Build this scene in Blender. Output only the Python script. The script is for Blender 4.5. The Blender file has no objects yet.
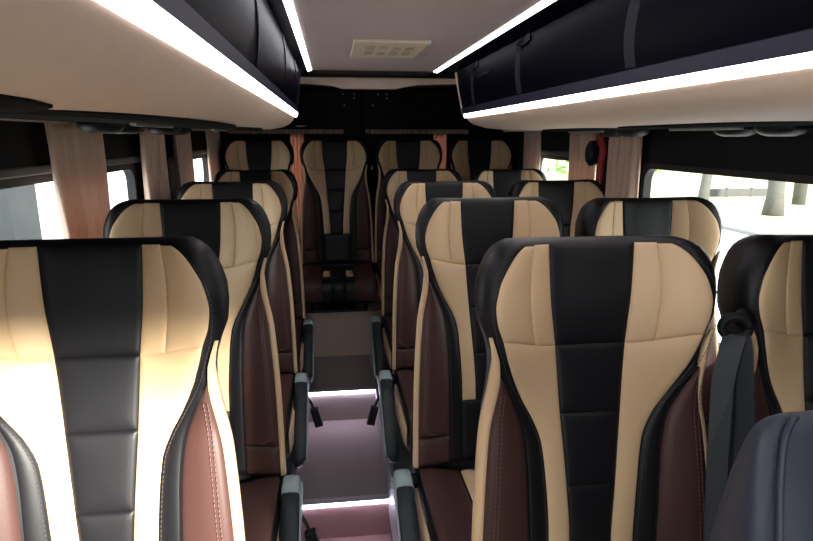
import bpy, bmesh, math, random
from mathutils import Vector, Matrix
random.seed(7)
sc = bpy.context.scene
COL = sc.collection
R = math.radians

# ------------------------------------------------------------------ helpers
def mat(name, col, rough=.5, metal=0., bump=0., bscale=300., var=0., vscale=8., emit=None, estr=0., spec=.5, coat=0., sheen=0., stretch=None):
    m = bpy.data.materials.new(name); m.use_nodes = True
    nt = m.node_tree; b = nt.nodes['Principled BSDF']
    b.inputs['Base Color'].default_value = (*col, 1)
    b.inputs['Roughness'].default_value = rough
    b.inputs['Metallic'].default_value = metal
    b.inputs['Specular IOR Level'].default_value = spec
    b.inputs['Coat Weight'].default_value = coat
    b.inputs['Sheen Weight'].default_value = sheen
    if emit:
        b.inputs['Emission Color'].default_value = (*emit, 1); b.inputs['Emission Strength'].default_value = estr
    if bump or var:
        tc = nt.nodes.new('ShaderNodeTexCoord')
        src = tc.outputs['Object']
        if stretch:
            mp = nt.nodes.new('ShaderNodeMapping'); mp.inputs['Scale'].default_value = stretch
            nt.links.new(src, mp.inputs['Vector']); src = mp.outputs['Vector']
    if bump:
        n = nt.nodes.new('ShaderNodeTexNoise'); n.inputs['Scale'].default_value = bscale; n.inputs['Detail'].default_value = 3
        nt.links.new(src, n.inputs['Vector'])
        bp = nt.nodes.new('ShaderNodeBump'); bp.inputs['Strength'].default_value = bump; bp.inputs['Distance'].default_value = .002
        nt.links.new(n.outputs['Fac'], bp.inputs['Height']); nt.links.new(bp.outputs['Normal'], b.inputs['Normal'])
    if var:
        n2 = nt.nodes.new('ShaderNodeTexNoise'); n2.inputs['Scale'].default_value = vscale; n2.inputs['Detail'].default_value = 4
        nt.links.new(src, n2.inputs['Vector'])
        mx = nt.nodes.new('ShaderNodeMix'); mx.data_type = 'RGBA'
        mx.inputs['A'].default_value = (*[c*(1-var) for c in col], 1)
        mx.inputs['B'].default_value = (*[min(1, c*(1+var)) for c in col], 1)
        nt.links.new(n2.outputs['Fac'], mx.inputs['Factor']); nt.links.new(mx.outputs['Result'], b.inputs['Base Color'])
    return m

M = {}
M['black'] = mat('black_leather', (.008, .008, .010), .45, bump=.12, bscale=500, spec=.3)
M['cream'] = mat('cream_leather', (.74, .52, .30), .48, bump=.1, bscale=500, var=.03, spec=.4)
M['brown'] = mat('brown_leather', (.066, .030, .026), .45, bump=.12, bscale=500, spec=.32)
M['greyleather'] = mat('grey_leather', (.024, .028, .042), .5, bump=.08, bscale=600, spec=.35)
M['thread_pale'] = mat('pale_thread', (.17, .09, .08), .8)
M['thread_dark'] = mat('dark_thread', (.05, .045, .045), .8)
M['plastic'] = mat('black_plastic', (.008, .009, .011), .5, spec=.3)
M['pad'] = mat('armrest_pad', (.022, .029, .033), .5, bump=.1, bscale=400)
M['cap'] = mat('armrest_grey', (.30, .37, .38), .45)
M['webbingdark'] = mat('dark_belt_webbing', (.014, .017, .024), .6, bump=.4, bscale=900)
M['webbing'] = mat('belt_webbing', (.042, .050, .056), .6, bump=.4, bscale=900, stretch=(1, 1, .2))
M['binbeige'] = mat('bin_beige_lining', (.80, .625, .49), .65, bump=.15, bscale=500, var=.05, vscale=30)
M['ceilfab'] = mat('ceiling_fabric', (.44, .36, .33), .9, bump=.3, bscale=350, var=.08, vscale=60, stretch=(1, 1, 1))
M['gloss'] = mat('black_gloss_panel', (.002, .002, .006), .33, spec=.02)
M['highlight_arc'] = mat('highlight_tone', (.013, .013, .022), .5, spec=.2)  # slightly lighter tone, painted highlights on the bin fronts
M['bezel'] = mat('dark_bezel', (.020, .020, .045), .4, spec=.3)
M['wall'] = mat('dark_wall_lining', (.008, .009, .011), .75, spec=.25, bump=.2, bscale=400)
M['walltrim'] = mat('grey_window_trim', (.12, .12, .12), .5)
M['frame'] = mat('window_rubber', (.015, .015, .016), .5)
M['carpet'] = mat('aisle_carpet', (.32, .26, .26), .95, bump=.8, bscale=700, var=.3, vscale=260)
M['carpetred'] = mat('front_carpet', (.38, .22, .23), .95, bump=.8, bscale=700, var=.35, vscale=260)
M['carpetbrown'] = mat('rear_carpet', (.50, .39, .32), .95, bump=.8, bscale=700, var=.2, vscale=200)
M['platform'] = mat('platform_vinyl', (.10, .10, .11), .7, bump=.2, bscale=300)
M['alu'] = mat('aluminium_edge', (.45, .45, .47), .4, metal=.6)
M['curtain'] = mat('curtain_fabric', (.40, .28, .235), .85, bump=.25, bscale=600, sheen=.3)
M['vent'] = mat('vent_cream', (.62, .53, .38), .5)
M['ventdark'] = mat('vent_slot', (.42, .35, .24), .6)
M['led'] = mat('led_white', (.9, .9, .9), .4, emit=(.93, .93, 1.), estr=4)
M['ledbin'] = mat('led_white_bin', (.9, .9, .9), .4, emit=(1., .94, 1.), estr=5)
M['ledstep'] = mat('led_white_step', (.9, .9, .9), .4, emit=(.90, .80, 1.), estr=10)
M['red'] = mat('red_plastic', (.35, .03, .03), .5)
M['door'] = mat('rear_door_black', (.006, .007, .009), .55, spec=.25, bump=.15, bscale=200)
M['screw'] = mat('screw_metal', (.35, .35, .36), .35, metal=.8)
M['chrome'] = mat('bright_trim', (.6, .6, .6), .3, metal=.7)
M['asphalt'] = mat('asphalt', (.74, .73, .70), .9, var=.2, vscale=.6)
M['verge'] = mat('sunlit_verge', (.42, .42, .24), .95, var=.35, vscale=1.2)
M['bark'] = mat('bark', (.10, .10, .09), .9, bump=.6, bscale=12, var=.25, vscale=5)
M['leaf'] = mat('leaves', (.16, .34, .05), .7, var=.4, vscale=3)
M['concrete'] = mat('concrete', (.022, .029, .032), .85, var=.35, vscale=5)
M['render'] = mat('pale_render', (.8, .79, .76), .9, var=.04, vscale=1)
M['rail'] = mat('dark_rail_metal', (.06, .06, .06), .6)
M['kerb'] = mat('kerb_stone', (.2, .2, .19), .9, var=.15, vscale=3)

def glass(tc):
    m = bpy.data.materials.new('window_glass'); m.use_nodes = True
    nt = m.node_tree; nt.nodes.clear()
    o = nt.nodes.new('ShaderNodeOutputMaterial'); t = nt.nodes.new('ShaderNodeBsdfTransparent'); g = nt.nodes.new('ShaderNodeBsdfGlossy')
    t.inputs['Color'].default_value = (*tc, 1); g.inputs['Roughness'].default_value = .02
    mx = nt.nodes.new('ShaderNodeMixShader'); mx.inputs[0].default_value = .05
    nt.links.new(t.outputs[0], mx.inputs[1]); nt.links.new(g.outputs[0], mx.inputs[2]); nt.links.new(mx.outputs[0], o.inputs[0])
    return m
M['psu'] = mat('service_panel_black', (.010, .011, .012), .95, spec=.08)
M['clear'] = glass((.92, .93, .93)); M['glass'] = glass((.40, .41, .41))
def translucent(name, col, tcol, fac):
    m = bpy.data.materials.new(name); m.use_nodes = True
    nt = m.node_tree; b = nt.nodes['Principled BSDF']; b.inputs['Base Color'].default_value = (*col, 1); b.inputs['Roughness'].default_value = .9
    t = nt.nodes.new('ShaderNodeBsdfTranslucent'); t.inputs['Color'].default_value = (*tcol, 1)
    mx = nt.nodes.new('ShaderNodeMixShader'); mx.inputs[0].default_value = fac
    nt.links.new(b.outputs[0], mx.inputs[1]); nt.links.new(t.outputs[0], mx.inputs[2]); nt.links.new(mx.outputs[0], nt.nodes['Material Output'].inputs[0])
    return m
M['curtainglow'] = translucent('rear_curtain_fabric', (.62, .44, .37), (.75, .47, .36), .6)
M['curtain'] = translucent('curtain_fabric', (.80, .61, .49), (.75, .52, .39), .25)

def new_mesh(name, verts, faces, m, smooth=True):
    me = bpy.data.meshes.new(name); me.from_pydata([tuple(v) for v in verts], [], faces); me.update()
    bm = bmesh.new(); bm.from_mesh(me); bmesh.ops.recalc_face_normals(bm, faces=bm.faces); bm.to_mesh(me); bm.free()
    if smooth:
        for p in me.polygons: p.use_smooth = True
    me.materials.append(m)
    return me

class MB:
    """collects shapes into ONE mesh"""
    def __init__(s): s.v = []; s.f = []
    def add(s, v, f):
        k = len(s.v); s.v += [Vector(p) for p in v]; s.f += [tuple(i+k for i in q) for q in f]; return s
    def box(s, a, b, mtx=None):
        x0, y0, z0 = a; x1, y1, z1 = b
        v = [Vector(p) for p in ((x0,y0,z0),(x1,y0,z0),(x1,y1,z0),(x0,y1,z0),(x0,y0,z1),(x1,y0,z1),(x1,y1,z1),(x0,y1,z1))]
        if mtx: v = [mtx @ p for p in v]
        return s.add(v, [(0,3,2,1),(4,5,6,7),(0,1,5,4),(1,2,6,5),(2,3,7,6),(3,0,4,7)])
    def tube(s, pts, r, n=8, caps=True):
        pts = [Vector(p) for p in pts]; rs = r if isinstance(r, (list, tuple)) else [r]*len(pts)
        v = []; f = []
        up = None
        for i, p in enumerate(pts):
            d = (pts[min(i+1, len(pts)-1)] - pts[max(i-1, 0)]).normalized()
            if up is None: up = Vector((0,0,1)) if abs(d.z) < .9 else Vector((1,0,0))
            a = d.cross(up).normalized(); up = a.cross(d).normalized()
            for k in range(n):
                t = 2*math.pi*k/n; v.append(p + (a*math.cos(t) + up*math.sin(t))*rs[i])
        for i in range(len(pts)-1):
            for k in range(n): f.append((i*n+k, i*n+(k+1) % n, (i+1)*n+(k+1) % n, (i+1)*n+k))
        if caps: f.append(tuple(range(n))[::-1]); f.append(tuple((len(pts)-1)*n+k for k in range(n)))
        return s.add(v, f)
    def loft(s, rings, caps=True):
        n = len(rings[0]); v = [p for r in rings for p in r]; f = []
        for i in range(len(rings)-1):
            for k in range(n): f.append((i*n+k, i*n+(k+1) % n, (i+1)*n+(k+1) % n, (i+1)*n+k))
        if caps: f.append(tuple(range(n))[::-1]); f.append(tuple((len(rings)-1)*n+k for k in range(n)))
        return s.add(v, f)
    def ribbon(s, pts, w, th, wdir):
        """flat strap: pts centreline, w width along wdir(s), th thickness"""
        pts = [Vector(p) for p in pts]; rings = []
        for i, p in enumerate(pts):
            d = (pts[min(i+1, len(pts)-1)] - pts[max(i-1, 0)]).normalized()
            wd = Vector(wdir[i] if isinstance(wdir, list) else wdir); wd = (wd - d*wd.dot(d)).normalized(); nn = d.cross(wd)
            rings.append([p+wd*w/2+nn*th/2, p-wd*w/2+nn*th/2, p-wd*w/2-nn*th/2, p+wd*w/2-nn*th/2])
        return s.loft(rings)
    def mesh(s, name, m, smooth=False): return new_mesh(name, s.v, s.f, m, smooth)
    def build(s, name, m, parent=None, smooth=False, bevel=0, seg=2, loc=None):
        o = bpy.data.objects.new(name, s.mesh(name, m, smooth)); COL.objects.link(o)
        if parent: o.parent = parent
        if loc: o.location = loc
        if bevel:
            b = o.modifiers.new('bevel', 'BEVEL'); b.width = bevel; b.segments = seg; b.limit_method = 'ANGLE'; b.angle_limit = R(35)
            for p in o.data.polygons: p.use_smooth = True
            wn = o.modifiers.new('wn', 'WEIGHTED_NORMAL')
        return o

def tag(o, label, cat, group=None, kind=None):
    if label: o['label'] = label
    if cat: o['category'] = cat
    if group: o['group'] = group
    if kind: o['kind'] = kind
    return o
def empty(name, loc=(0,0,0), rz=0):
    o = bpy.data.objects.new(name, None); COL.objects.link(o); o.location = loc; o.rotation_euler = (0,0,rz); o.empty_display_size = .05; return o
def struct(o): o['kind'] = 'structure'; return o
def inst(name, me, parent, bev=0):
    o = bpy.data.objects.new(name, me); COL.objects.link(o); o.parent = parent
    if bev:
        b = o.modifiers.new('bevel', 'BEVEL'); b.width = bev; b.segments = 3; b.limit_method = 'ANGLE'; b.angle_limit = R(35)
        o.modifiers.new('wn', 'WEIGHTED_NORMAL')
    return o
def lerp(tab, x):
    if x <= tab[0][0]: return tab[0][1]
    for (a, p), (b, q) in zip(tab, tab[1:]):
        if x <= b:
            t = (x-a)/(b-a); return p+(q-p)*t
    return tab[-1][1]
def smooth_tab(tab):
    """monotone-ish Catmull-Rom lookup"""
    xs = [t[0] for t in tab]; ys = [t[1] for t in tab]; n = len(xs)
    ms = []
    for i in range(n):
        if i == 0: ms.append((ys[1]-ys[0])/(xs[1]-xs[0]))
        elif i == n-1: ms.append((ys[-1]-ys[-2])/(xs[-1]-xs[-2]))
        else:
            d0 = (ys[i]-ys[i-1])/(xs[i]-xs[i-1]); d1 = (ys[i+1]-ys[i])/(xs[i+1]-xs[i])
            ms.append(0 if d0*d1 <= 0 else 2*d0*d1/(d0+d1))
    def f(x):
        if x <= xs[0]: return ys[0]
        if x >= xs[-1]: return ys[-1]
        for i in range(n-1):
            if x <= xs[i+1]:
                h = xs[i+1]-xs[i]; t = (x-xs[i])/h
                return (2*t**3-3*t*t+1)*ys[i]+(t**3-2*t*t+t)*h*ms[i]+(-2*t**3+3*t*t)*ys[i+1]+(t**3-t*t)*h*ms[i+1]
    return f
def sst(a, b, x):
    t = max(0, min(1, (x-a)/(b-a))); return t*t*(3-2*t)

# ------------------------------------------------------------------ passenger seat
REC = R(8); SN, CS = math.sin(REC), math.cos(REC)
ZT = 1.105; VB = .79                         # top of the backrest above the platform, length of the backrest
def P(u, v, o): return Vector((u, -v*SN - o*CS, ZT - v*CS + o*SN))
Wf = smooth_tab([(0, .158), (.006, .172), (.018, .188), (.045, .206), (.09, .2175), (.125, .2175), (.155, .208), (.185, .197), (.215, .190), (.25, .189), (.29, .194), (.36, .206), (.55, .219), (VB, .224)])
STRIP = smooth_tab([(0, .081), (.10, .077), (.195, .067), (.32, .058), (.46, .047), (.56, .041), (VB, .040)])
CRO = smooth_tab([(.008, .122), (.016, .140), (.03, .157), (.05, .172), (.08, .188), (.12, .195), (.155, .192), (.185, .184), (.21, .176), (.24, .164), (.29, .135), (.33, .112), (.37, .097), (.45, .088), (.56, .082), (VB, .080)])
BRI = smooth_tab([(.245, .183), (.262, .170), (.285, .157), (.31, .145), (.35, .133), (.42, .126), (.56, .122), (.66, .121), (VB, .121)])
def wing(u, v):
    a = abs(u)
    k = 1.0 if v < .2 else 1 - .52*sst(.19, .33, v)
    return k*.070*sst(.05, .21, a)**1.0 + .012*math.exp(-((v-.5)/.18)**2)
def warp(u, v):
    return v - .022*sst(.07, .19, abs(u))*max(0, 1-abs(v-.195)/.1)
def panel(uL, uR, v0, v1, m, name, h=.011, nu=12, nv=24, base=.002, edge=.006, warped=True, vpow=1, endpuff=(True, True)):
    verts = []; faces = []
    for i in range(nv+1):
        t = i/nv
        t = .5-.5*math.cos(math.pi*t)                     # denser rows at the ends
        v = v0+(v1-v0)*t
        a, b = uL(v), uR(v)
        w = abs(b-a)
        for j in range(nu+1):
            s = .5-.5*math.cos(math.pi*j/nu)
            u = a+(b-a)*s
            du = min(s, 1-s)*w; dv0 = (v-v0) if endpuff[0] else 9; dv1 = (v1-v) if endpuff[1] else 9
            d = min(du, dv0, dv1)
            p = math.sqrt(max(0, 1-(1-min(1, d/.016))**2))
            q = min(1, min(du, dv0, dv1)/.05)
            o = base - edge*(1-p) + (h-.004)*0.6*math.sin(q*math.pi/2)
            vv = warp(u, v) if warped else v
            verts.append(P(u, vv, wing(u, v)+o))
    for i in range(nv):
        for j in range(nu):
            a = i*(nu+1)+j; faces.append((a, a+1, a+nu+2, a+nu+1))
    return new_mesh(name, verts, faces, m)

def shell_mesh():
    vs = [0, .002, .006, .012, .02, .032, .05, .075, .105, .14, .17, .195, .22, .25, .28, .32, .37, .43, .5, .57, .64, .71, .76, VB]
    rings = []
    for v in vs:
        W = Wf(v); r = .024
        drop = .030*(1-math.sqrt(max(0, 1-(1-min(1, v/.026))**2)))
        back = .085+.03*sst(0, .3, v) - drop*1.2
        ring = []
        nf = 22
        for j in range(nf+1):
            u = -W*math.cos(math.pi*j/nf) if False else -W + 2*W*j/nf
            e = max(0, (abs(u)-(W-r))/r)
            ring.append(P(u, v, wing(min(abs(u), W-r*.4), v) - .001 - drop - r*(1-math.sqrt(max(0, 1-e*e)))))
        # sides and back
        side = wing(W, v)
        for q in (.25, .5, .75, 1.0):
            ring.append(P(W*(1-.10*q*q), v, (side-r-drop)*(1-q) - back*q*.8))
        for q in (.6, .2, -.2, -.6):
            ring.append(P(W*q, v, -back))
        for q in (1.0, .75, .5, .25):
            ring.append(P(-W*(1-.10*q*q), v, (side-r-drop)*(1-q) - back*q*.8))
        rings.append(ring)
    return MB().loft(rings).mesh('seat_back', M['black'], True)

def dashes(curve, m, name, step=.0085, ln=.0055, r=.0009):
    mb = MB()
    acc = 0; pts = curve
    # resample
    out = [pts[0]]; left = step
    for a, b in zip(pts, pts[1:]):
        L = (b-a).length; d = 0
        while L-d >= left:
            d += left; out.append(a+(b-a)*(d/L)); left = step
        left -= (L-d)
    for a, b in zip(out, out[1:]):
        mb.tube([a, a+(b-a)*(ln/step)], r, 4)
    return mb

def build_seat_meshes():
    S = {}
    S['seat_back'] = shell_mesh()
    seams = [(.010, .195), (.195, .322), (.322, .458), (.458, .60)]
    S['centre'] = [panel(lambda v: -STRIP(v)+.0008, lambda v: STRIP(v)-.0008, a, b, M['black'], 'centre_panel', h=.008, nv=14, base=.004, edge=.004) for a, b in seams]
    SEAM = lambda v: .112+.010*math.sin(min(1, v/.195)*math.pi)
    S['head_inner'] = {}; S['head_outer'] = {}; S['stripe'] = {}; S['bolster'] = {}; S['band'] = {}; S['stitch'] = {}; S['bandstitch'] = {}; S['flank'] = {}
    for sg in (-1, 1):
        g = lambda f, sg=sg: (lambda v: sg*f(v))
        S['head_inner'][sg] = panel(g(STRIP), g(lambda v: min(SEAM(v), CRO(v))), .011, .195, M['cream'], 'headrest_panel', h=.010, base=.0045, edge=.0045)
        S['head_outer'][sg] = panel(g(lambda v: min(SEAM(v), CRO(v)-.002)), g(CRO), .013, .195, M['cream'], 'headrest_panel', h=.010, base=.0045, edge=.0045)
        S['stripe'][sg] = panel(g(STRIP), g(CRO), .195, .60, M['cream'], 'cream_stripe', h=.010, nv=40, base=.0045, edge=.0045)
        S['lower'] = panel(lambda v: -CRO(v), lambda v: CRO(v), .602, VB-.01, M['black'], 'lower_back_panel', h=.008, nv=14, base=.004, edge=.005)
        S['band'][sg] = panel(g(lambda v: CRO(v)+.0005), g(lambda v: (min(Wf(v)-.006, BRI(v)) if v > .245 else Wf(v)-.010)), .205, VB-.01, M['black'], 'bolster_band', h=.007, nv=40, nu=8)
        S['bolster'][sg] = panel(g(lambda v: BRI(v)+.0005), g(lambda v: Wf(v)-.003), .246, .70, M['brown'], 'bolster_panel', h=.014, nv=40, base=.004, edge=.010)
        lo = panel(g(lambda v: BRI(v)+.0005), g(lambda v: Wf(v)-.003), .70, VB-.005, M['brown'], 'bolster_panel', h=.012, nv=10, base=.004, edge=.010)
        S['lower_bolster_%d' % sg] = lo
        mb = MB()
        def surf(u, v, o=.0135): return P(sg*u, v, wing(u, v)+o)
        for off in (-.0035, .0035):
            c = []
            for i in range(60):
                v = .268+(.66-.268)*i/59
                c.append(surf(.180+.022*((v-.268)/.4)+off, v, .0112))
            # round the corner towards the centre at the bottom
            for i in range(1, 10):
                t = i/9*math.pi/2
                c.append(surf(.202+off-(.045)*(1-math.cos(t)), .66+.03*math.sin(t), .0105))
            d = dashes(c, None, 's'); mb.add(d.v, d.f)
        S['stitch'][sg] = mb.mesh('stitching', M['thread_pale'])
        c = [P(sg*(CRO(v)+.0055), v, wing(CRO(v), v)+.0058) for v in [.03+i*.0085 for i in range(67)]]
        S['bandstitch'][sg] = dashes(c, None, 's', r=.0008).mesh('stitching', M['thread_dark'])
        # cream flank piping along the side of the backrest
        rings = []
        for i in range(31):
            v = .165+(VB-.165)*i/30
            W = Wf(v); taper = min(1, (i+.4)/4)
            f0 = wing(W, v)-.010
            rings.append([P(sg*(W-.004), v, f0+.008*taper), P(sg*(W+.006*taper), v, f0+.004*taper), P(sg*(W+.010*taper), v, f0-.010*taper), P(sg*(W+.007*taper), v, f0-.030*taper), P(sg*(W-.006), v, f0-.034*taper)])
        S['flank'][sg] = MB().loft(rings).mesh('flank_strip', M['cream'], True)
    # ---- cushion
    yb, zt, L = -.095, .300, .47
    def C(u, t, o):
        """t runs from the back of the cushion forward and then over the front edge"""
        r = .055; w = .020*sst(.10, .20, abs(u))
        if t < L-r: p = Vector((u, yb-t, zt+.012*t/L)); n = Vector((0, 0, 1))
        elif t < L-r+r*math.pi/2:
            a = (t-(L-r))/r; p = Vector((u, yb-(L-r)-r*math.sin(a), zt+.012-r+r*math.cos(a))); n = Vector((0, -math.sin(a), math.cos(a)))
        else:
            p = Vector((u, yb-L, zt+.012-r-(t-(L-r)-r*math.pi/2))); n = Vector((0, -1, 0))
        return p+n*(o+w)
    TL = L-.055+.055*math.pi/2+.07
    rings = []
    CW = .222
    for i in range(29):
        t = TL*i/28; ring = []
        for j in range(17):
            u = -CW+2*CW*j/16; e = max(0, (abs(u)-(CW-.03))/.03)
            ring.append(C(u, t, -.001-.03*(1-math.sqrt(max(0, 1-e*e)))))
        p = C(CW, t, -.06); q = C(-CW, t, -.06)
        yy = max(p.y, yb-L+.02)
        ring += [Vector((CW, min(p.y, yb-.0)+(.02 if t > L else 0), .17)), Vector((-CW, min(q.y, yb)+(.02 if t > L else 0), .17))]
        rings.append(ring)
    S['cushion'] = MB().loft(rings).mesh('cushion', M['black'], True)
    def cpanel(uL, uR, t0, t1, m, name, nu=10, nv=26, o0=.003):
        verts = []; faces = []
        for i in range(nv+1):
            t = t0+(t1-t0)*i/nv
            for j in range(nu+1):
                s = .5-.5*math.cos(math.pi*j/nu); u = uL+(uR-uL)*s
                d = min(min(s, 1-s)*abs(uR-uL), t-t0, t1-t)
                pz = math.sqrt(max(0, 1-(1-min(1, d/.016))**2))
                verts.append(C(u, t, o0-.008*(1-pz)+.006*math.sin(min(1, d/.05)*math.pi/2)))
        for i in range(nv):
            for j in range(nu):
                a = i*(nu+1)+j; faces.append((a, a+1, a+nu+2, a+nu+1))
        return new_mesh(name, verts, faces, m)
    S['c_centre'] = [cpanel(-.045, .045, a, b, M['black'], 'centre_panel') for a, b in ((.02, .18), (.18, .33), (.33, TL))]
    S['c_stripe'] = [cpanel(s*.046, s*.092, .02, TL-.075, M['cream'], 'cream_stripe') for s in (-1, 1)]
    S['c_stripe_low'] = [cpanel(s*.046, s*.092, .16, .33, M['cream'], 'cream_stripe') for s in (-1, 1)]
    S['c_bolster'] = [cpanel(s*.094, s*.217, .02, TL, M['brown'], 'bolster_panel') for s in (-1, 1)]
    mb = MB()
    S['c_flank'] = []
    for s in (-1, 1):
        rings = []
        for i in range(12):
            y = yb-.03-(L-.07)*i/11
            h = .004+.006*math.sin(min(1, i/2, (11-i)/2)*math.pi/2)
            rings.append([Vector((s*(CW-.004), y, .262)), Vector((s*(CW+h), y, .255)), Vector((s*(CW+h), y, .185)), Vector((s*(CW-.004), y, .175))])
        S['c_flank'].append(MB().loft(rings).mesh('flank_panel', M['cream'], True))
    S['pedestal'] = MB().box((-.17, yb-.40, .0), (.17, yb+.05, .025)).box((-.15, yb-.37, .02), (-.10, yb+.02, .18)).box((.10, yb-.37, .02), (.15, yb+.02, .18)).mesh('pedestal', M['plastic'])
    S['pedestal_low'] = MB().box((-.17, yb-.40, .105), (.17, yb+.05, .125)).box((-.15, yb-.37, .12), (-.10, yb+.02, .18)).box((.10, yb-.37, .12), (.15, yb+.02, .18)).mesh('pedestal', M['plastic'])
    S['hinge'] = MB().box((-.228, yb-.035, .255), (-.195, yb+.035, .345)).box((.195, yb-.035, .255), (.228, yb+.035, .345)).box((-.2, yb-.01, .27), (.2, yb+.05, .32)).mesh('hinge_cover', M['plastic'])
    # ---- armrest (hangs down and forward at the aisle side); sg = side
    S['arm'] = {}
    for sg in (-1, 1):
        path = [(0, 0, 0), (0, -.03, .012), (0, -.09, .004), (0, -.16, -.028), (0, -.24, -.075), (0, -.31, -.122), (0, -.36, -.158), (0, -.378, -.172)]
        def ring(p, d, w, h):
            y, z = p[1], p[2]; n = Vector((0, -d.z, d.y)); n = n if n.z > 0 else -n
            c = Vector(p); o = []
            for k in range(12):
                t = 2*math.pi*k/12; ct, st = math.cos(t), math.sin(t)
                o.append(c+Vector((1, 0, 0))*w*math.copysign(abs(ct)**.5, ct)+n*h*math.copysign(abs(st)**.5, st))
            return o
        pv = [Vector(p) for p in path]
        ds = [(pv[min(i+1, 7)]-pv[max(i-1, 0)]).normalized() for i in range(8)]
        wb = [.020, .026, .027, .027, .027, .027, .025, .016]; hb = [.022, .034, .037, .037, .036, .034, .030, .018]
        base = Vector(((.250 if sg > 0 else -.268), yb-.02, .284))
        rr = lambda i0, i1, k=1.0: [[base+q for q in ring(pv[i], ds[i], wb[i]*k, hb[i]*k)] for i in range(i0, i1)]
        S['arm'][sg] = dict(
            cap=MB().loft(rr(0, 3)).mesh('armrest_cap', M['cap'], True),
            pad=MB().loft([[base+q for q in ring(pv[2]+ds[2]*.001, ds[2], .0255, .035)]]+rr(3, 8)).mesh('armrest_pad', M['pad'], True),
            rail=MB().ribbon([base+pv[i]+Vector((sg*.028, 0, -.004)) for i in range(1, 7)], .030, .006, (0, .4, 1)).mesh('armrest_rail', M['cap'], False),
            pivot=MB().tube([base+Vector((-sg*.05, -.02, .0)), base+Vector((-sg*.018, -.02, 0))], .022, 12).mesh('armrest_pivot', M['plastic'], True),
            buckle=MB().box((-.016, -.012, -.078), (.016, .012, .0), Matrix.Translation(base+Vector((sg*.05, -.12, -.075))) @ Matrix.Rotation(sg*R(-14), 4, 'Y')).tube([base+Vector((sg*.018, -.10, -.02)), base+Vector((sg*.040, -.115, -.052)), base+Vector((sg*.050, -.12, -.078))], .006, 6).mesh('belt_buckle', M['plastic'], False))
    return S
SM = build_seat_meshes()

def make_seat(loc, label, arm=0, buckle=False, low=False, rz=0, full=True):
    t = empty('passenger_seat', loc, rz)
    tag(t, label, 'seat', 'cream, black and brown passenger seats')
    back = inst('seat_back', SM['seat_back'], t)
    for me in SM['centre']: inst('centre_panel', me, t)
    for s in (-1, 1):
        inst('headrest_panel', SM['head_inner'][s], t); inst('headrest_panel', SM['head_outer'][s], t)
        inst('cream_stripe', SM['stripe'][s], t)
        bnd = inst('bolster_band', SM['band'][s], t)
        bol = inst('bolster_panel', SM['bolster'][s], t)
        inst('bolster_panel', SM['lower_bolster_%d' % s], t)
        if full:
            inst('stitching', SM['stitch'][s], bol); inst('stitching', SM['bandstitch'][s], bnd)
        inst('flank_strip', SM['flank'][s], t)
    inst('lower_back_panel', SM['lower'], t)
    inst('cushion', SM['cushion'], t)
    for me in SM['c_centre']: inst('cushion_centre_panel', me, t)
    for me in SM['c_stripe_low' if low else 'c_stripe']: inst('cushion_cream_stripe', me, t)
    for me in SM['c_bolster']: inst('cushion_bolster_panel', me, t)
    for me in SM['c_flank']: inst('cushion_flank_panel', me, t)
    inst('pedestal', SM['pedestal_low' if low else 'pedestal'], t, .004)
    inst('hinge_cover', SM['hinge'], t, .006)
    if arm:
        A = SM['arm'][arm]
        r = empty('armrest', (0, 0, 0)); r.parent = t
        inst('armrest_cap', A['cap'], r); inst('armrest_pad', A['pad'], r); inst('armrest_rail', A['rail'], r); inst('armrest_pivot', A['pivot'], r)
        if buckle: inst('belt_buckle', A['buckle'], t, .003)
    return t

ZP = .43
rowsY = [1.0, 1.68, 2.45, 3.18]
Ll = ['single seat nearest on the left, bleached bright by sunlight through the window',
      'second single seat from the front in the left column, just behind the sunlit one',
      'third single seat from the front in the left column, before the partly hidden fourth',
      'rearmost single seat of the left column, right in front of the back row']
Rl = ['large right aisle seat nearest the camera, with whole headrest showing at centre right',
      'second seat from the front in the right aisle column, directly behind the largest seat',
      'third seat from the front in the right aisle column',
      'rearmost seat of the right aisle column, in front of the back row']
Wl = ['right window seat nearest the camera, cut by the photo edge, belt guide on its shoulder',
      'second window seat on the right, headrest against the bright window',
      'third window seat from the front on the right, beside the red panel and curtains',
      'rearmost window seat on the right, mostly hidden, below the small rear window']
for i, y in enumerate(rowsY):
    make_seat((-.392+[0, .004, -.006, -.004][i], y, ZP+[.015, .012, .006, .014][i]), Ll[i], 1, i in (1, 2), full=i < 3)
    make_seat(([.461, .448, .465, .480][i], y, ZP+[0, .006, 0, .012][i]), Rl[i], -1, i == 2, full=i < 3)
seatW = None
for i, y in enumerate(rowsY):
    s = make_seat(([.967, .944, .955, .955][i], y+[0, .0, .0, .0][i], ZP+[-.006, 0, 0, .01][i]), Wl[i], 0, full=i < 2, rz=R(-7) if i == 0 else 0)
    if i == 0: seatW = s
ZR = .705
for x, lb in zip((-.450, .021, .492, .963), ('back row seat at the far left, behind the left column', 'back row seat facing down the aisle, its cushion in full view', 'back row seat just right of the aisle, second from the right', 'back row seat at the far right, in the corner')):
    make_seat((x, 3.85, ZR-.108), lb, 0, low=True, full=False)

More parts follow.
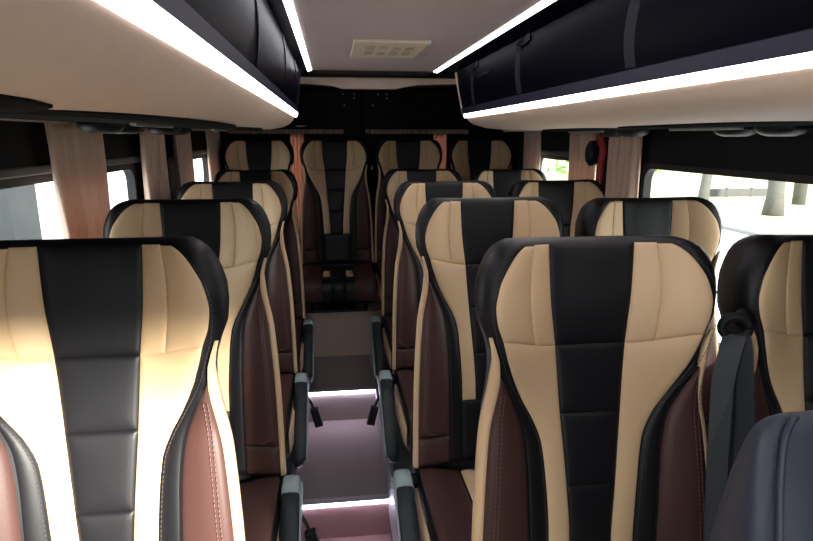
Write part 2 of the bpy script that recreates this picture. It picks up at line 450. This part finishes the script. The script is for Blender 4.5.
# seat belt and guide belonging to the nearest window seat
mi = (Matrix.Translation((.967, 1.0, ZP-.006)) @ Matrix.Rotation(R(-7), 4, 'Z')).inverted()
def wl(*pts): return [mi @ Vector(p) for p in pts]
b = MB()
gc = Vector((.712, .925, 1.378))
b.tube(wl(*[gc+Vector((.020*math.cos(t), -.010*math.cos(t), .020*math.sin(t))) for t in [i*2*math.pi/16 for i in range(17)]]), .0085, 8)
b.tube(wl(gc+Vector((.012, .0, .012)), gc+Vector((.035, .03, .012)), gc+Vector((.06, .06, .0))), .014, 8)
b.build('belt_guide', M['plastic'], seatW, smooth=True)
b = MB().ribbon(wl((.707, .918, 1.366), (.693, .906, 1.345), (.672, .888, 1.29), (.664, .866, 1.16), (.662, .846, 1.02), (.664, .826, .86)), .036, .0022, [(1, -.9, 0), (1, -.7, 0), (1, -.3, 0)]+[(1, -.1, 0)]*3)
b.build('seat_belt', M['webbing'], seatW)
b = MB().ribbon(wl((.716, .916, 1.364), (.716, .905, 1.34), (.717, .892, 1.28), (.724, .878, 1.16), (.733, .862, 1.02), (.74, .84, .86)), .034, .0022, [(1, -.9, 0)]*3+[(.9, -.5, 0)]*3)
b.build('seat_belt', M['webbingdark'], seatW)
b = MB().ribbon(wl((.711, .922, 1.364), (.702, .912, 1.34), (.697, .905, 1.28), (.70, .895, 1.16), (.712, .88, 1.02), (.72, .86, .86)), .026, .0022, [(.5, -1, 0)]*3+[(.6, -.8, 0)]*3)
b.build('seat_belt', M['webbingdark'], seatW)

# ------------------------------------------------------------------ near grey seat (bottom right corner)
t = empty('front_seat', (.497, .35, .43)); tag(t, 'plain dark grey leather seat cut off in the bottom right corner', 'seat')
top = 1.516-.43
fwW = smooth_tab([(0, .180), (.003, .190), (.008, .196), (.016, .200), (.05, .204), (.12, .207), (.62, .212)])
fyF = smooth_tab([(0, .002), (.004, -.004), (.012, -.009), (.03, -.014), (.1, -.033), (.3, -.075), (.62, -.12)])
fyB = smooth_tab([(0, .006), (.004, .011), (.012, .016), (.03, .024), (.1, .046), (.2, .064), (.45, .068), (.62, .05)])
rings = []
for v in [0, .0015, .004, .008, .012, .02, .03, .05, .08, .12, .2, .3, .45, .62]:
    W, a_, b_ = fwW(v), fyF(v), fyB(v); yc, hy = (a_+b_)/2, (b_-a_)/2; ring = []
    for q in range(40):
        an = 2*math.pi*(q+.5)/40; ca, sa = math.cos(an), math.sin(an)
        ring.append(Vector((W*math.copysign(abs(ca)**.28, ca), yc+hy*math.copysign(abs(sa)**.6, sa), top-v)))
    rings.append(ring)
MB().loft(rings).build('seat_back', M['greyleather'], t, smooth=True)
for sx in (-1, 1):
    pp = [Vector((sx*(fwW(v)-.014), fyF(v)*.93+fyB(v)*.07-.0005, top-v+.0006)) for v in [.0015, .004, .008, .014, .025, .045, .08, .14, .22, .35, .55]]
    MB().tube(pp, .0028, 6).build('piping', M['greyleather'], t, smooth=True)
cs = []
for i in range(9):
    y = -.05-.46*i/8; z = .34-.02*math.cos(i/8*math.pi) ; e = 1 if 0 < i < 8 else .9
    cs.append([Vector((-.22*e, y, .20)), Vector((-.235*e, y, .26)), Vector((-.20*e, y, .335*e)), Vector((.20*e, y, .335*e)), Vector((.235*e, y, .26)), Vector((.22*e, y, .20))])
MB().loft(cs).build('cushion', M['greyleather'], t, smooth=True)
MB().box((-.17, -.42, 0), (.17, -.06, .21)).build('pedestal', M['plastic'], t, bevel=.01)

# ------------------------------------------------------------------ setting: floor, walls, ceiling
XL, XR, YF, YB = -.75, 1.20, -1.55, 4.36
EL, ER = -.178, .198                         # aisle edges
Y1, Y2, Y3 = 2.15, 2.86, 3.36
struct(MB().box((EL, YF, -.02), (ER, Y1-.004, .095)).box((EL, Y1-.004, -.02), (ER, Y1, .261)).build('floor', M['carpetred']))
struct(MB().box((EL, Y1, -.02), (ER, Y2, .262)).box((EL, Y2, -.02), (ER, Y3, .43)).build('floor', M['carpet']))
pl = MB(); pl.box((XL, -.1, -.02), (EL, Y3, ZP)); pl.box((ER, -.1, -.02), (XR, Y3, ZP)); pl.box((XL, YF, -.02), (EL, -.1, .095)); pl.box((ER, YF, -.02), (XR, -.1, .095))
struct(pl.build('floor', M['platform']))
struct(MB().box((XL, Y3, -.02), (XR, YB, ZR-.006)).build('floor', M['carpetbrown']))
# metal edges (trim)
n = 0
def trim(name_i, a, b, m=M['alu']): return struct(MB().box(a, b).build('trim_%d' % name_i, m, bevel=.001))
trim(1, (EL-.012, .0, ZP), (EL+.004, Y3, ZP+.004)); trim(2, (ER-.004, .0, ZP), (ER+.012, Y3, ZP+.004))
trim(3, (EL+.001, Y1-.012, .262), (ER-.001, Y1+.02, .268)); trim(4, (EL+.001, Y2-.012, .43), (ER-.001, Y2+.02, .436)); trim(5, (EL, Y3-.012, ZR-.006), (ER, Y3+.015, ZR))
trim(6, (EL+.0005, Y1, .262), (EL+.0035, Y2, .41), M['alu']); trim(7, (ER-.0035, Y1, .262), (ER-.0005, Y2, .41), M['alu'])
trim(8, (EL+.0005, 0, .2), (EL+.0035, Y1, .41), M['alu']); trim(9, (ER-.0035, 0, .2), (ER-.0005, Y1, .41), M['alu'])

def wall(name, x0, x1, wins, z0=.9, z1=1.612, ztop=2.06):
    w = MB(); w.box((x0, YF, -.02), (x1, YB, z0)); w.box((x0, -.05, z1), (x1, YB, ztop)); w.box((x0, YF, FT), (x1, -.05, ztop))
    y = YF
    for a, b, q in wins:
        w.box((x0, y, z0), (x1, a, z1 if a > 0 else FT)); y = b
        if q > z0: w.box((x0, a, z0), (x1, b, q))
    if wins[0][1] < 0: w.box((x0, wins[0][1], z1), (x1, -.05, FT))
    else: w.box((x0, YF, z1), (x1, -.05, FT))
    w.box((x0, y, z0), (x1, YB, z1))
    return struct(w.build(name, M['wall']))
FT = 1.80
LW = [(-1.3, -.30, 1.0), (1.30, 2.385, 1.15), (2.98, 3.76, 1.42)]
RW = [(1.18, 2.175, 1.05), (2.42, 3.40, 1.42)]
wall('wall_left', XL-.025, XL, LW); wall('wall_right', XR, XR+.025, RW)
wi = 0
def window(x0, x1, a, b, inner, z0=.98, z1=1.612):
    global wi; wi += 1
    t = empty('window_%d' % wi, ((x0+x1)/2, (a+b)/2, (z0+z1)/2)); struct(t); loc = t.location
    hy, hz = (b-a)/2, (z1-z0)/2; w = .016; r = .05
    # rounded rubber frame
    def rr(hy, hz, r, x):
        o = []
        for cy, cz, a0 in ((1, 1, 0), (-1, 1, 90), (-1, -1, 180), (1, -1, 270)):
            for k in range(7):
                an = R(a0+15*k); o.append(Vector((x, cy*(hy-r)+r*math.cos(an), cz*(hz-r)+r*math.sin(an))))
        return o
    xa, xb = -.015, .016
    O1, I1, I2, O2 = rr(hy+.004, hz+.004, .02, xa), rr(hy-w, hz-w, r, xa), rr(hy-w, hz-w, r, xb), rr(hy+.004, hz+.004, .02, xb)
    m = MB(); n = 28; m.v = O1+I1+I2+O2
    for q, p in ((0, 1), (1, 2), (2, 3), (3, 0)):
        for k in range(n): m.f.append((q*n+k, q*n+(k+1) % n, p*n+(k+1) % n, p*n+k))
    m.build('window_frame', M['frame'], t)
    g = MB(); ring = rr(hy-w+.004, hz-w+.004, r, -.001*(1 if x0 > 0 else -1)); g.add(ring, [tuple(range(n))])
    g.build('pane', M['glass' if a > 0 else 'clear'], t)
for a, b, q in LW: window(XL-.025, XL, a, b, 1, q, 1.612 if a > 0 else FT)
for a, b, q in RW: window(XR, XR+.025, a, b, -1, q, 1.612 if a > 0 else FT)
# light trim rails above the windows
k = 10
for (x0, x1), ws in (((XL, XL+.014), LW[1:]), ((XR-.014, XR), RW[1:])):
    for a, b, q in ws:
        struct(MB().box((x0, a-.06, 1.618), (x1, b+.05, 1.642)).build('trim_%d' % k, M['walltrim'], bevel=.006)); k += 1
# ceiling between the bins and the roof above everything
CX0, CX1 = -.10, .485
struct(MB().box((CX0, YF, 2.0), (CX1, 2.72, 2.03)).build('ceiling', M['ceilfab']))
struct(MB().box((XL-.06, YF, 2.06), (XR+.06, YB, 2.10)).build('ceiling', M['door']))
# end header: pale panel that closes the ceiling in front of the back doors
hd = MB()
outline = [(-.22, 2.000), (-.22, 1.972), (-.10, 1.969), (.02, 1.957), (.06, 1.947), (.33, 1.947), (.37, 1.957), (.44, 1.969), (.66, 1.976), (.66, 2.000)]
hd.loft([[Vector((x, 3.02, z)) for x, z in outline], [Vector((x, 3.06, z)) for x, z in outline]])
struct(hd.build('trim_30', M['binbeige'], bevel=.006))
struct(MB().box((CX0-.12, 3.03, 1.99), (CX1+.16, 3.4, 2.06)).build('trim_31', M['door']))
struct(MB().box((CX0, 2.74, 2.012), (CX1, 3.03, 2.05)).build('trim_32', M['door']))
# front of the van: bulkhead with windscreen
fr = MB(); fr.box((XL, YF-.06, -.02), (XR, YF, 1.02)); fr.box((XL, YF-.06, 1.94), (XR, YF, 2.06)); fr.box((XL, YF-.06, 1.02), (XL+.06, YF, 1.94)); fr.box((XR-.06, YF-.06, 1.02), (XR, YF, 1.94))
struct(fr.build('wall_front', M['wall']))
g = MB().box((XL+.06, YF-.04, 1.02), (XR-.06, YF-.034, 1.94)).build('window_20', M['clear']); struct(g)

# back wall: two doors with windows
bw = MB(); bw.box((XL, YB, -.02), (XR, YB+.05, 1.05)); bw.box((XL, YB, 1.74), (XR, YB+.05, 2.06))
for a, b in ((XL, -.272), (-.208, .746), (.806, XR)): bw.box((a, YB, 1.05), (b, YB+.05, 1.74))
struct(bw.build('wall_back', M['door']))
def rear_door(i, x0, x1, wx0, wx1, hinge):
    t = empty('door_%d' % i, ((x0+x1)/2, YB-.02, 1.2)); struct(t); o = -t.location
    d = MB(); y0, y1 = YB-.045, YB-.002
    d.box((x0, y0, .72), (x1, y1, 1.08)); d.box((x0, y0, 1.72), (x1, y1, 2.035)); d.box((x0, y0, 1.08), (wx0, y1, 1.72)); d.box((wx1, y0, 1.08), (x1, y1, 1.72))
    d.build('door_panel', M['door'], t, bevel=.008, loc=o)
    MB().box((x0+.25, y0-.012, 1.80), (x1-.25, y0+.002, 1.995)).build('door_inset', M['wall'], t, bevel=.02, loc=o)
    MB().box((x0+.06 if i == 1 else x1-.22, y0-.045, 1.835), (x0+.22 if i == 1 else x1-.06, y0+.002, 1.985)).build('speaker_box', M['plastic'], t, bevel=.03, loc=o)
    MB().box((wx0-.01, YB-.03, 1.07), (wx1+.01, YB-.024, 1.73)).build('pane', M['clear'], t, loc=o)
    for sx, sz in (((.092, 2.012), (.168, 2.012), (.168, 1.984), (.100, 1.935)) if i == 1 else ((.337, 2.012), (.401, 2.012), (.401, 1.984), (.30, 1.935))):
        MB().tube([(sx, y0-.006, sz), (sx, y0+.004, sz)], .0065, 10).build('screw', M['screw'], t, smooth=False, loc=o)
    hx = .165 if i == 1 else .285
    MB().box((hx-.02, y0-.03, 1.40), (hx+.02, y0+.002, 1.70)).build('door_latch', M['plastic'], t, bevel=.008, loc=o)
    MB().box((hx-.008, y0-.038, 1.485), (hx+.008, y0-.028, 1.515)).build('latch_plate', M['chrome'], t, bevel=.003, loc=o)
rear_door(1, XL+.005, .221, -.272, -.208, 0); rear_door(2, .229, XR-.005, .746, .806, 1)
MB_c = MB().box((-.24, YB-.10, 1.788), (-.17, YB-.045, 1.797)).build('grab_bar', M['chrome'], bevel=.003); tag(MB_c, 'short pale grab bar on the left back door under the ceiling', 'handle')

# ------------------------------------------------------------------ overhead bins
def bin_(side):
    if side == 'left':
        prof = [(-.150, 1.797), (-.157, 1.785), (-.172, 1.768), (-.20, 1.753), (-.25, 1.744), (-.40, 1.745), (XL+.012, 1.763), (XL+.012, 2.03), (-.30, 2.03), (-.165, 1.99), (-.165, 1.81)]
        face = [(-.128, 1.996), (-.148, 1.819)]; led = [(-.146, 1.819), (-.151, 1.798)]; sg = -1
    else:
        prof = [(.606, 1.797), (.614, 1.782), (.636, 1.766), (.69, 1.751), (.79, 1.742), (.91, 1.740), (XR-.012, 1.752), (XR-.012, 2.03), (.80, 2.03), (.625, 1.99), (.625, 1.81)]
        face = [(.562, 1.996), (.598, 1.817)]; led = [(.601, 1.817), (.607, 1.798)]; sg = 1
    y0, y1 = -.55, 2.70
    cx = sum(p[0] for p in prof)/len(prof); cz = 1.90
    t = empty('overhead_bin', (cx, (y0+y1)/2, 1.74)); o = -t.location
    tag(t, 'long %s overhead luggage bin with black gloss front and beige rounded underside' % side, 'overhead bin', 'overhead luggage bins')
    rings = []
    for y, k in ((y0, 1), (1.0, 1), (2.45, 1), (2.58, .995), (2.64, .985), (2.675, .965), (2.694, .93), (2.70, .88)):
        rings.append([Vector((cx+(x-cx)*(1-(1-k)*.45), y, cz+(z-cz)*k)) for x, z in prof])
    MB().loft(rings).build('bin_body', M['binbeige'], t, smooth=False, loc=o)
    for p in t.children[0].data.polygons: p.use_smooth = True
    e = t.children[0].modifiers.new('es', 'EDGE_SPLIT'); e.split_angle = R(50)
    # gloss front (slightly bowed), bezel
    (xa, za), (xb, zb) = face
    def fp(s, q=0):                                  # s 0 top .. 1 bottom
        bow = .004*math.sin(s*math.pi)
        return Vector((xa+(xb-xa)*s-sg*bow-sg*q, 0, za+(zb-za)*s-q*.5))
    rg = []
    for y in (y0, 2.69):
        rg.append([fp(s/8)+Vector((0, y, 0)) for s in range(8)]+[fp(1-.12)+Vector((0, y, 0))]+[fp(1-.12, -.02)+Vector((0, y, 0)), fp(0, -.02)+Vector((0, y, 0))])
    MB().loft(rg).build('bin_door', M['gloss'], t, loc=o)
    rg = [[fp(.86, .004)+Vector((0, y, 0)), fp(1.0, .006)+Vector((0, y, 0)), fp(1.0, -.02)+Vector((0, y, 0)), fp(.86, -.02)+Vector((0, y, 0))] for y in (y0, 2.69)]
    MB().loft(rg).build('bezel', M['bezel'], t, loc=o)
    bx0, bx1 = (-.150, -.0915) if side == 'left' else (.4785, .60)
    MB().box((bx0, y0, 1.9975), (bx1, 2.70, 2.008)).build('top_band', M['gloss'], t, loc=o)
    # curved lighter strips standing in for soft highlights on the gloss front
    dr = [c for c in t.children if c.name.startswith('bin_door')][0]
    for ya in ((.55, 1.25, 1.95, 2.5) if side == 'left' else (.45, 1.15, 1.85, 2.45)):
        pts = []
        for i in range(13):
            a = i/12*math.pi/2
            pts.append(fp(.84*(1-math.cos(a)) if True else 0, .0012)+Vector((0, ya-.16+.16*math.sin(a)*1.0, 0)))
        MB().ribbon(pts, .034, .0015, (0, 1, -.5*sg)).build('highlight_arc', M['highlight_arc'], dr, loc=None)
    # end cap edge
    rg = [[fp(0, .006)+Vector((0, y, 0)), fp(1, .006)+Vector((0, y, 0)), fp(1, -.03)+Vector((0, y, 0)), fp(0, -.03)+Vector((0, y, 0))] for y in (2.688, 2.703)]
    MB().loft(rg).build('end_trim', M['binbeige' if side == 'right' else 'bezel'], t, loc=o)
    # small handle line on the door
    hy = 2.45 if side == 'left' else 2.25
    MB().tube([fp(.30, .006)+Vector((0, hy-.12, 0)), fp(.30, .006)+Vector((0, hy+.05, 0))], .003, 6).build('handle', M['bezel'], t, loc=o)
    # service panels under the bin: long lens-shaped dark insets
    xi, xo = (-.245, -.70) if side == 'left' else (.80, 1.165)
    zi, zo = (1.7445, 1.7605) if side == 'left' else (1.742, 1.7505)
    for ya, yb in ((-.5, .80), (.78, 1.95), (1.93, 2.40)) if side == 'left' else ((-.5, .95), (1.0, 1.75), (1.78, 2.36)):
        up = []; n = 24
        for i in range(n):
            a = 2*math.pi*i/n; c, s = math.cos(a), math.sin(a)
            yy = (ya+yb)/2+(yb-ya)/2*math.copysign(abs(c)**.6, c); q = .5+.5*math.copysign(abs(s)**.6, s)
            up.append((xi+(xo-xi)*q, yy, zi+(zo-zi)*q))
        m = MB(); m.loft([[Vector((x, y, z+.004)) for x, y, z in up], [Vector((x, y, z-.005)) for x, y, z in up], [Vector((cx+(x-cx)*.94+((xi+xo)/2-cx)*.06, ((y-(ya+yb)/2)*.95+(ya+yb)/2), z-.010)) for x, y, z in up]])
        sp = m.build('service_panel', M['psu'], t, loc=o)
        xm = xi+(xo-xi)*.66; zm = zi+(zo-zi)*.66
        for yy in {-.5: (-.2, -.36), .78: (1.70, 1.53)}.get(ya if side == 'left' else None, ((ya+yb)/2+.07, (ya+yb)/2-.09)):
            MB().loft([[Vector((xm+r_*math.cos(R(20*k_)), yy+r_*1.2*math.sin(R(20*k_)), zm-d_)) for k_ in range(18)] for r_, d_ in ((.054, .006), (.052, .018), (.042, .028), (.026, .034))]).build('air_nozzle', M['plastic'], sp, smooth=True)
        xt = xi+(xo-xi)*.30; zt_ = zi+(zo-zi)*.30-.012
        MB().box((xt-.006, (ya+yb)/2-.13, zt_-.004), (xt+.006, (ya+yb)/2+.15, zt_+.003)).build('bright_strip', M['chrome'], sp)
    # cove rail where the curtains hang
    xr = XL+.042 if side == 'left' else XR-.042
    MB().box((min(xr-.008, xr+.008), -.3, 1.748), (max(xr-.008, xr+.008), 3.95, 1.762)).build('curtain_rail', M['binbeige'], t, loc=o)
    # led under the gloss front
    rg = []
    for y in (y0, 2.685):
        (a, b), (c, d) = led
        rg.append([Vector((a-sg*.005, y, b-.0005)), Vector(((a+c)/2-sg*.0075, y, (b+d)/2)), Vector((c-sg*.004, y, d+.0005)), Vector((c+sg*.006, y, d+.003)), Vector((a+sg*.006, y, b-.003))])
    l = MB().loft(rg).build('light_strip', M['ledbin']); tag(l, 'white light strip along the lower edge of the %s luggage bin' % side, 'light strip', 'white light strips')
    # led at the ceiling edge
    x = -.098 if side == 'left' else .485
    rg = [[Vector((x-sg*.006, y, 1.993)), Vector((x-sg*.022, y, 1.997)), Vector((x-sg*.024, y, 2.004)), Vector((x-sg*.0, y, 2.004))] for y in (YF+.05, 2.715)]
    l = MB().loft(rg).build('light_strip', M['led']); tag(l, 'white light strip along the %s edge of the ceiling' % side, 'light strip', 'white light strips')
bin_('left'); bin_('right')

# step lights
for y, z, lb in ((Y1, .262, 'glowing strip under the nearest aisle step edge'), (Y2, .43, 'glowing strip under the farther aisle step edge')):
    l = MB().box((EL+.006, y-.0115, z-.016), (ER-.006, y-.0008, z-.001)).build('step_light', M['ledstep']); tag(l, lb, 'light strip', 'aisle step lights')

# ceiling vent
t = empty('ceiling_vent', (.20, 2.07, 2.0)); tag(t, 'cream ceiling plate with eight vent holes', 'vent')
MB().box((-.125, -.20, -.010), (.108, .145, .002)).build('plate', M['vent'], t, bevel=.005)
for i in range(4):
    for j in range(2):
        MB().box((-.080+i*.042, -.12+j*.11, -.0125), (-.054+i*.042, -.055+j*.11, -.0095)).build('vent_hole', M['ventdark'], t, bevel=.001)
trim_k = MB().box((.106, -.20, -.012), (.111, .145, .0)).build('plate_edge', M['chrome'], t)

# ------------------------------------------------------------------ curtains
def curtain(x, y0, y1, z0, z1, folds, label, tap=.78, along='y', amp=.022, grp='side window curtains', ph=0., m=None):
    n = folds*10; nz = 22; c = (y0+y1)/2; hw = (y1-y0)/2
    verts = []; faces = []
    rnd = random.Random(int(y0*1000)+folds)
    js = [rnd.uniform(-.35, .35) for _ in range(folds+2)]
    for i in range(nz+1):
        t = i/nz; z = z1+(z0-z1)*t
        k = 1-(1-tap)*sst(0, .55, t)
        for j in range(n+1):
            s = j/n; fo = s*folds
            w = math.sin(2*math.pi*fo+ph+.8*math.sin(3*t+js[int(fo)])+js[int(fo)])
            a = amp*(.55+.45*t)*(1+.5*js[int(fo)])*w
            q = c+hw*k*(2*s-1)+.25*amp*math.cos(2*math.pi*fo+2*t)
            verts.append((x+a, q, z) if along == 'y' else (q, x+a, z))
    for i in range(nz):
        for j in range(n):
            a = i*(n+1)+j; faces.append((a, a+1, a+n+2, a+n+1))
    o = bpy.data.objects.new('curtain', new_mesh('curtain', verts, faces, m or M['curtain'])); COL.objects.link(o)
    s = o.modifiers.new('s', 'SOLIDIFY'); s.thickness = .0018
    tag(o, label, 'curtain', grp)
    return o
xl, xr = XL+.042, XR-.042
curtain(xl, 1.60, 1.985, 1.0, 1.752, 6, 'wide gathered beige curtain hanging in the near left window', tap=.80)
curtain(xl, 2.345, 2.69, 1.0, 1.752, 5, 'beige curtain over the left pillar behind the near window', tap=.92)
curtain(xl, 2.83, 3.15, 1.0, 1.752, 6, 'beige curtain at the front edge of the small left rear window', tap=.9)
curtain(xl, 3.56, 3.96, 1.0, 1.752, 6, 'rearmost beige curtain on the left, beside the back row', tap=.85)
curtain(xr, 2.14, 2.385, 1.0, 1.748, 5, 'gathered beige curtain at the rear end of the large right window', tap=.95)
curtain(xr, 2.52, 2.80, 1.0, 1.748, 5, 'beige curtain in the middle of the small right rear window', tap=.86)
curtain(xr, 3.24, 3.49, 1.0, 1.748, 5, 'rearmost beige curtain on the right, near the back corner', tap=.85)
curtain(4.27, -.288, -.192, 1.0, 1.742, 4, 'narrow curtain glowing in the left back door between two back row seats', tap=.98, along='x', amp=.012, grp='back door curtains', m=M['curtainglow'])
curtain(4.27, .728, .824, 1.0, 1.742, 4, 'narrow curtain glowing in the right back door between two back row seats', tap=.98, along='x', amp=.012, grp='back door curtains', m=M['curtainglow'])
for x0, x1, sd_ in ((-.70, .09, 'left'), (.24, .98, 'right')):
    o = curtain(4.24, x0, x1, 1.738, 1.768, 22, 'gathered pale heading tape above the %s back door window' % sd_, tap=1, along='x', amp=.006, grp='back door curtain headings'); o.name = 'curtain_heading'; o['category'] = 'curtain heading'

# red panel on the right pillar
t = empty('wall_panel', (1.135, 2.415, 1.60)); tag(t, 'narrow red panel with black rounded fitting between two right curtains', 'panel')
pts = [(.0, .03, .105), (.0, .005, .092), (.0, -.012, .070), (.0, -.016, .045), (.0, -.004, .015), (.0, .0, -.03), (.0, .0, -.11)]
MB().ribbon(pts, .05, .02, [(.15, 1, 0)]*7).build('red_cover', M['red'], t, bevel=.006)
rg = [[Vector((xx, .066+.036*rr_*math.cos(R(20*k_)), .045+.055*rr_*math.sin(R(20*k_)))) for k_ in range(18)] for xx, rr_ in ((.02, .9), (.0, 1), (-.02, 1), (-.032, .7))]
MB().loft(rg).build('black_fitting', M['plastic'], t, smooth=True)
MB().box((.01, -.035, -.13), (.055, .05, .11)).build('mount', M['plastic'], t, bevel=.004)

# ------------------------------------------------------------------ outside
struct(MB().box((-60, -60, -.62), (60, 60, -.50)).build('floor', M['asphalt'])) 
vg = MB().box((9.9, -40, -.52), (44, 60, -.45)).build('verge', M['verge']); tag(vg, 'sunlit strip of grass beyond the kerb on the right', 'grass', kind='stuff')
kb = MB().box((9.6, -40, -.52), (9.9, 60, -.42)).build('kerb', M['kerb'], bevel=.02); tag(kb, 'stone kerb edging the grass outside on the right', 'kerb')
def tree(x, y, r, h, label, crown=True, cz=5.5, seed=1):
    t = empty('tree', (x, y, -.438)); tag(t, label, 'tree', 'street trees')
    rnd = random.Random(seed)
    MB().tube([(rnd.uniform(-.05, .05), rnd.uniform(-.05, .05), i*h/8) for i in range(9)], [r*(1.25 if i == 0 else 1-.05*i) for i in range(9)], 12).build('trunk', M['bark'], t, smooth=True)
    m = MB()
    for i in range(500):
        a = rnd.uniform(0, 2*math.pi); el = rnd.uniform(-1, 1); rr = .8*rnd.random()**.4
        c = Vector((rr*math.cos(a)*math.sqrt(1-el*el), rr*math.sin(a)*math.sqrt(1-el*el), h+rr*.7*el+.6))
        u = Vector((rnd.uniform(-1, 1), rnd.uniform(-1, 1), rnd.uniform(-1, 1))).normalized(); w = u.orthogonal().normalized(); s = rnd.uniform(.15, .3)
        m.add([c-u*s, c+w*s*.5, c+u*s, c-w*s*.5], [(0, 1, 2, 3)])
    m.build('crown', M['leaf'], t)
tree(10.82, 16.05, .15, 5.2, 'slim street tree trunk seen left in the large right window', seed=3)
tree(12.55, 15.4, .23, 5.2, 'thicker street tree trunk seen right in the large right window', seed=4)
tree(4.3, -4.5, .10, 2.9, 'unseen leafy tree added outside to shade the right seats from the sun', seed=6)  # added out of view, its crown keeps sun patches off the right seats
po = MB().tube([(15.4, 17.8, -.45), (15.4, 17.8, 6)], .20, 12).build('lamp_post', M['bark'], smooth=True); tag(po, 'dark post standing beyond the thicker street tree', 'post')
rl = empty('railing', (15.2, 20.5, -.45)); tag(rl, 'low dark railing running behind the street trees', 'railing')
MB().box((-1.6, -.04, .02), (1.6, .04, .30)).build('rail', M['rail'], rl)
for yy in (-1.5, -.5, .5, 1.5): MB().box((yy-.04, -.05, 0), (yy+.04, .05, .34)).build('railing_post', M['rail'], rl)
bs = empty('bush', (15.2, 32.0, -.45)); tag(bs, 'bright green bush seen through the small right rear window', 'bush')
m = MB(); rnd = random.Random(9)
for i in range(900):
    c = Vector((rnd.gauss(0, 1.1), rnd.gauss(0, 1.1), abs(rnd.gauss(1.0, .8))+.3)); u = Vector((rnd.uniform(-1, 1), rnd.uniform(-1, 1), rnd.uniform(-1, 1))).normalized(); w = u.orthogonal().normalized(); s = rnd.uniform(.15, .35)
    m.add([c-u*s, c+w*s*.5, c+u*s, c-w*s*.5], [(0, 1, 2, 3)])
m.build('foliage', M['leaf'], bs)
sg_ = empty('sign', (12.6, 29.0, -.45)); tag(sg_, 'small red board seen far off through the right rear window', 'sign')
MB().box((-.22, -.03, .85), (.22, .03, 1.05)).build('board', M['red'], sg_)
MB().box((-.02, .03, 0), (.02, .06, 1.0)).build('sign_post', M['rail'], sg_)
gw = empty('light_blocker_wall', (-1, -12, -.5)); tag(gw, 'unseen wall added in front of the bus to block windscreen light', 'wall')  # added out of view, keeps windscreen light off the back row
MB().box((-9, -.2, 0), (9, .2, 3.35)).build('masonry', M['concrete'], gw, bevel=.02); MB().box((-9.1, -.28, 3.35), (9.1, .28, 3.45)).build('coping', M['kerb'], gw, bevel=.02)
cp = MB().box((-4.6, 6.2, -.5), (-3.8, 8.2, 3.5)).build('reflection_block', M['concrete'], bevel=.05); tag(cp, 'grey block added outside as the dark reflection in the near left window', 'pillar')  # added block that stands in for a dark reflection in the glass

# ------------------------------------------------------------------ light and camera
w = bpy.data.worlds.new('sky'); sc.world = w; w.use_nodes = True
bg = w.node_tree.nodes['Background']; bg.inputs[0].default_value = (.93, .97, 1.0, 1); bg.inputs[1].default_value = 4.6
sd = bpy.data.lights.new('sun', 'SUN'); sd.energy = 13; sd.angle = R(4.5); sd.color = (1, .93, .82)
so = bpy.data.objects.new('sun', sd); COL.objects.link(so)
so.rotation_euler = Vector((-.42, .90, -.215)).to_track_quat('-Z', 'Y').to_euler()
def portal(name, loc, rot, sx, sy):
    l = bpy.data.lights.new(name, 'AREA'); l.shape = 'RECTANGLE'; l.size = sx; l.size_y = sy; l.cycles.is_portal = True
    o = bpy.data.objects.new(name, l); COL.objects.link(o); o.location = loc; o.rotation_euler = rot
for a, b, q in LW: portal('portal', (XL-.08, (a+b)/2, 1.35), Vector((1, 0, 0)).to_track_quat('-Z', 'Y').to_euler(), b-a, .9)
for a, b, q in RW: portal('portal', (XR+.08, (a+b)/2, 1.35), Vector((-1, 0, 0)).to_track_quat('-Z', 'Y').to_euler(), b-a, .9)
portal('portal', (.225, YF-.08, 1.48), Vector((0, 1, 0)).to_track_quat('-Z', 'Y').to_euler(), 1.83, .92)

cd = bpy.data.cameras.new('camera'); co = bpy.data.objects.new('camera', cd); COL.objects.link(co); sc.camera = co
F = 587.; cd.sensor_fit = 'HORIZONTAL'; cd.sensor_width = 36; cd.lens = F/813*36; cd.clip_start = .02; cd.clip_end = 300
yv = Vector(((331-406.5)/F, -(138-270.5)/F, 1)).normalized()      # van's long axis seen by the camera (right, up, forward)
zv = Vector((0, 1, -yv.y/yv.z)).normalized(); xv = yv.cross(zv)
if xv.x < 0: xv = -xv
# rows = world axes in camera coordinates -> columns = camera axes in world
right = Vector((xv.x, yv.x, zv.x)); upv = Vector((xv.y, yv.y, zv.y)); fwd = Vector((xv.z, yv.z, zv.z))
mw = Matrix((( right.x, upv.x, -fwd.x, 0), (right.y, upv.y, -fwd.y, 0), (right.z, upv.z, -fwd.z, 1.71), (0, 0, 0, 1)))
co.matrix_world = mw

vs_ = sc.view_settings
sc.display_settings.display_device = 'sRGB'
vs_.view_transform = 'Standard'; vs_.look = 'None'; vs_.gamma = 1; vs_.use_curve_mapping = False; vs_.exposure = 1.12
sc.cycles.max_bounces = 8; sc.cycles.diffuse_bounces = 5; sc.cycles.transparent_max_bounces = 12
sc.cycles.sample_clamp_indirect = 6
sc.cycles.use_denoising = True
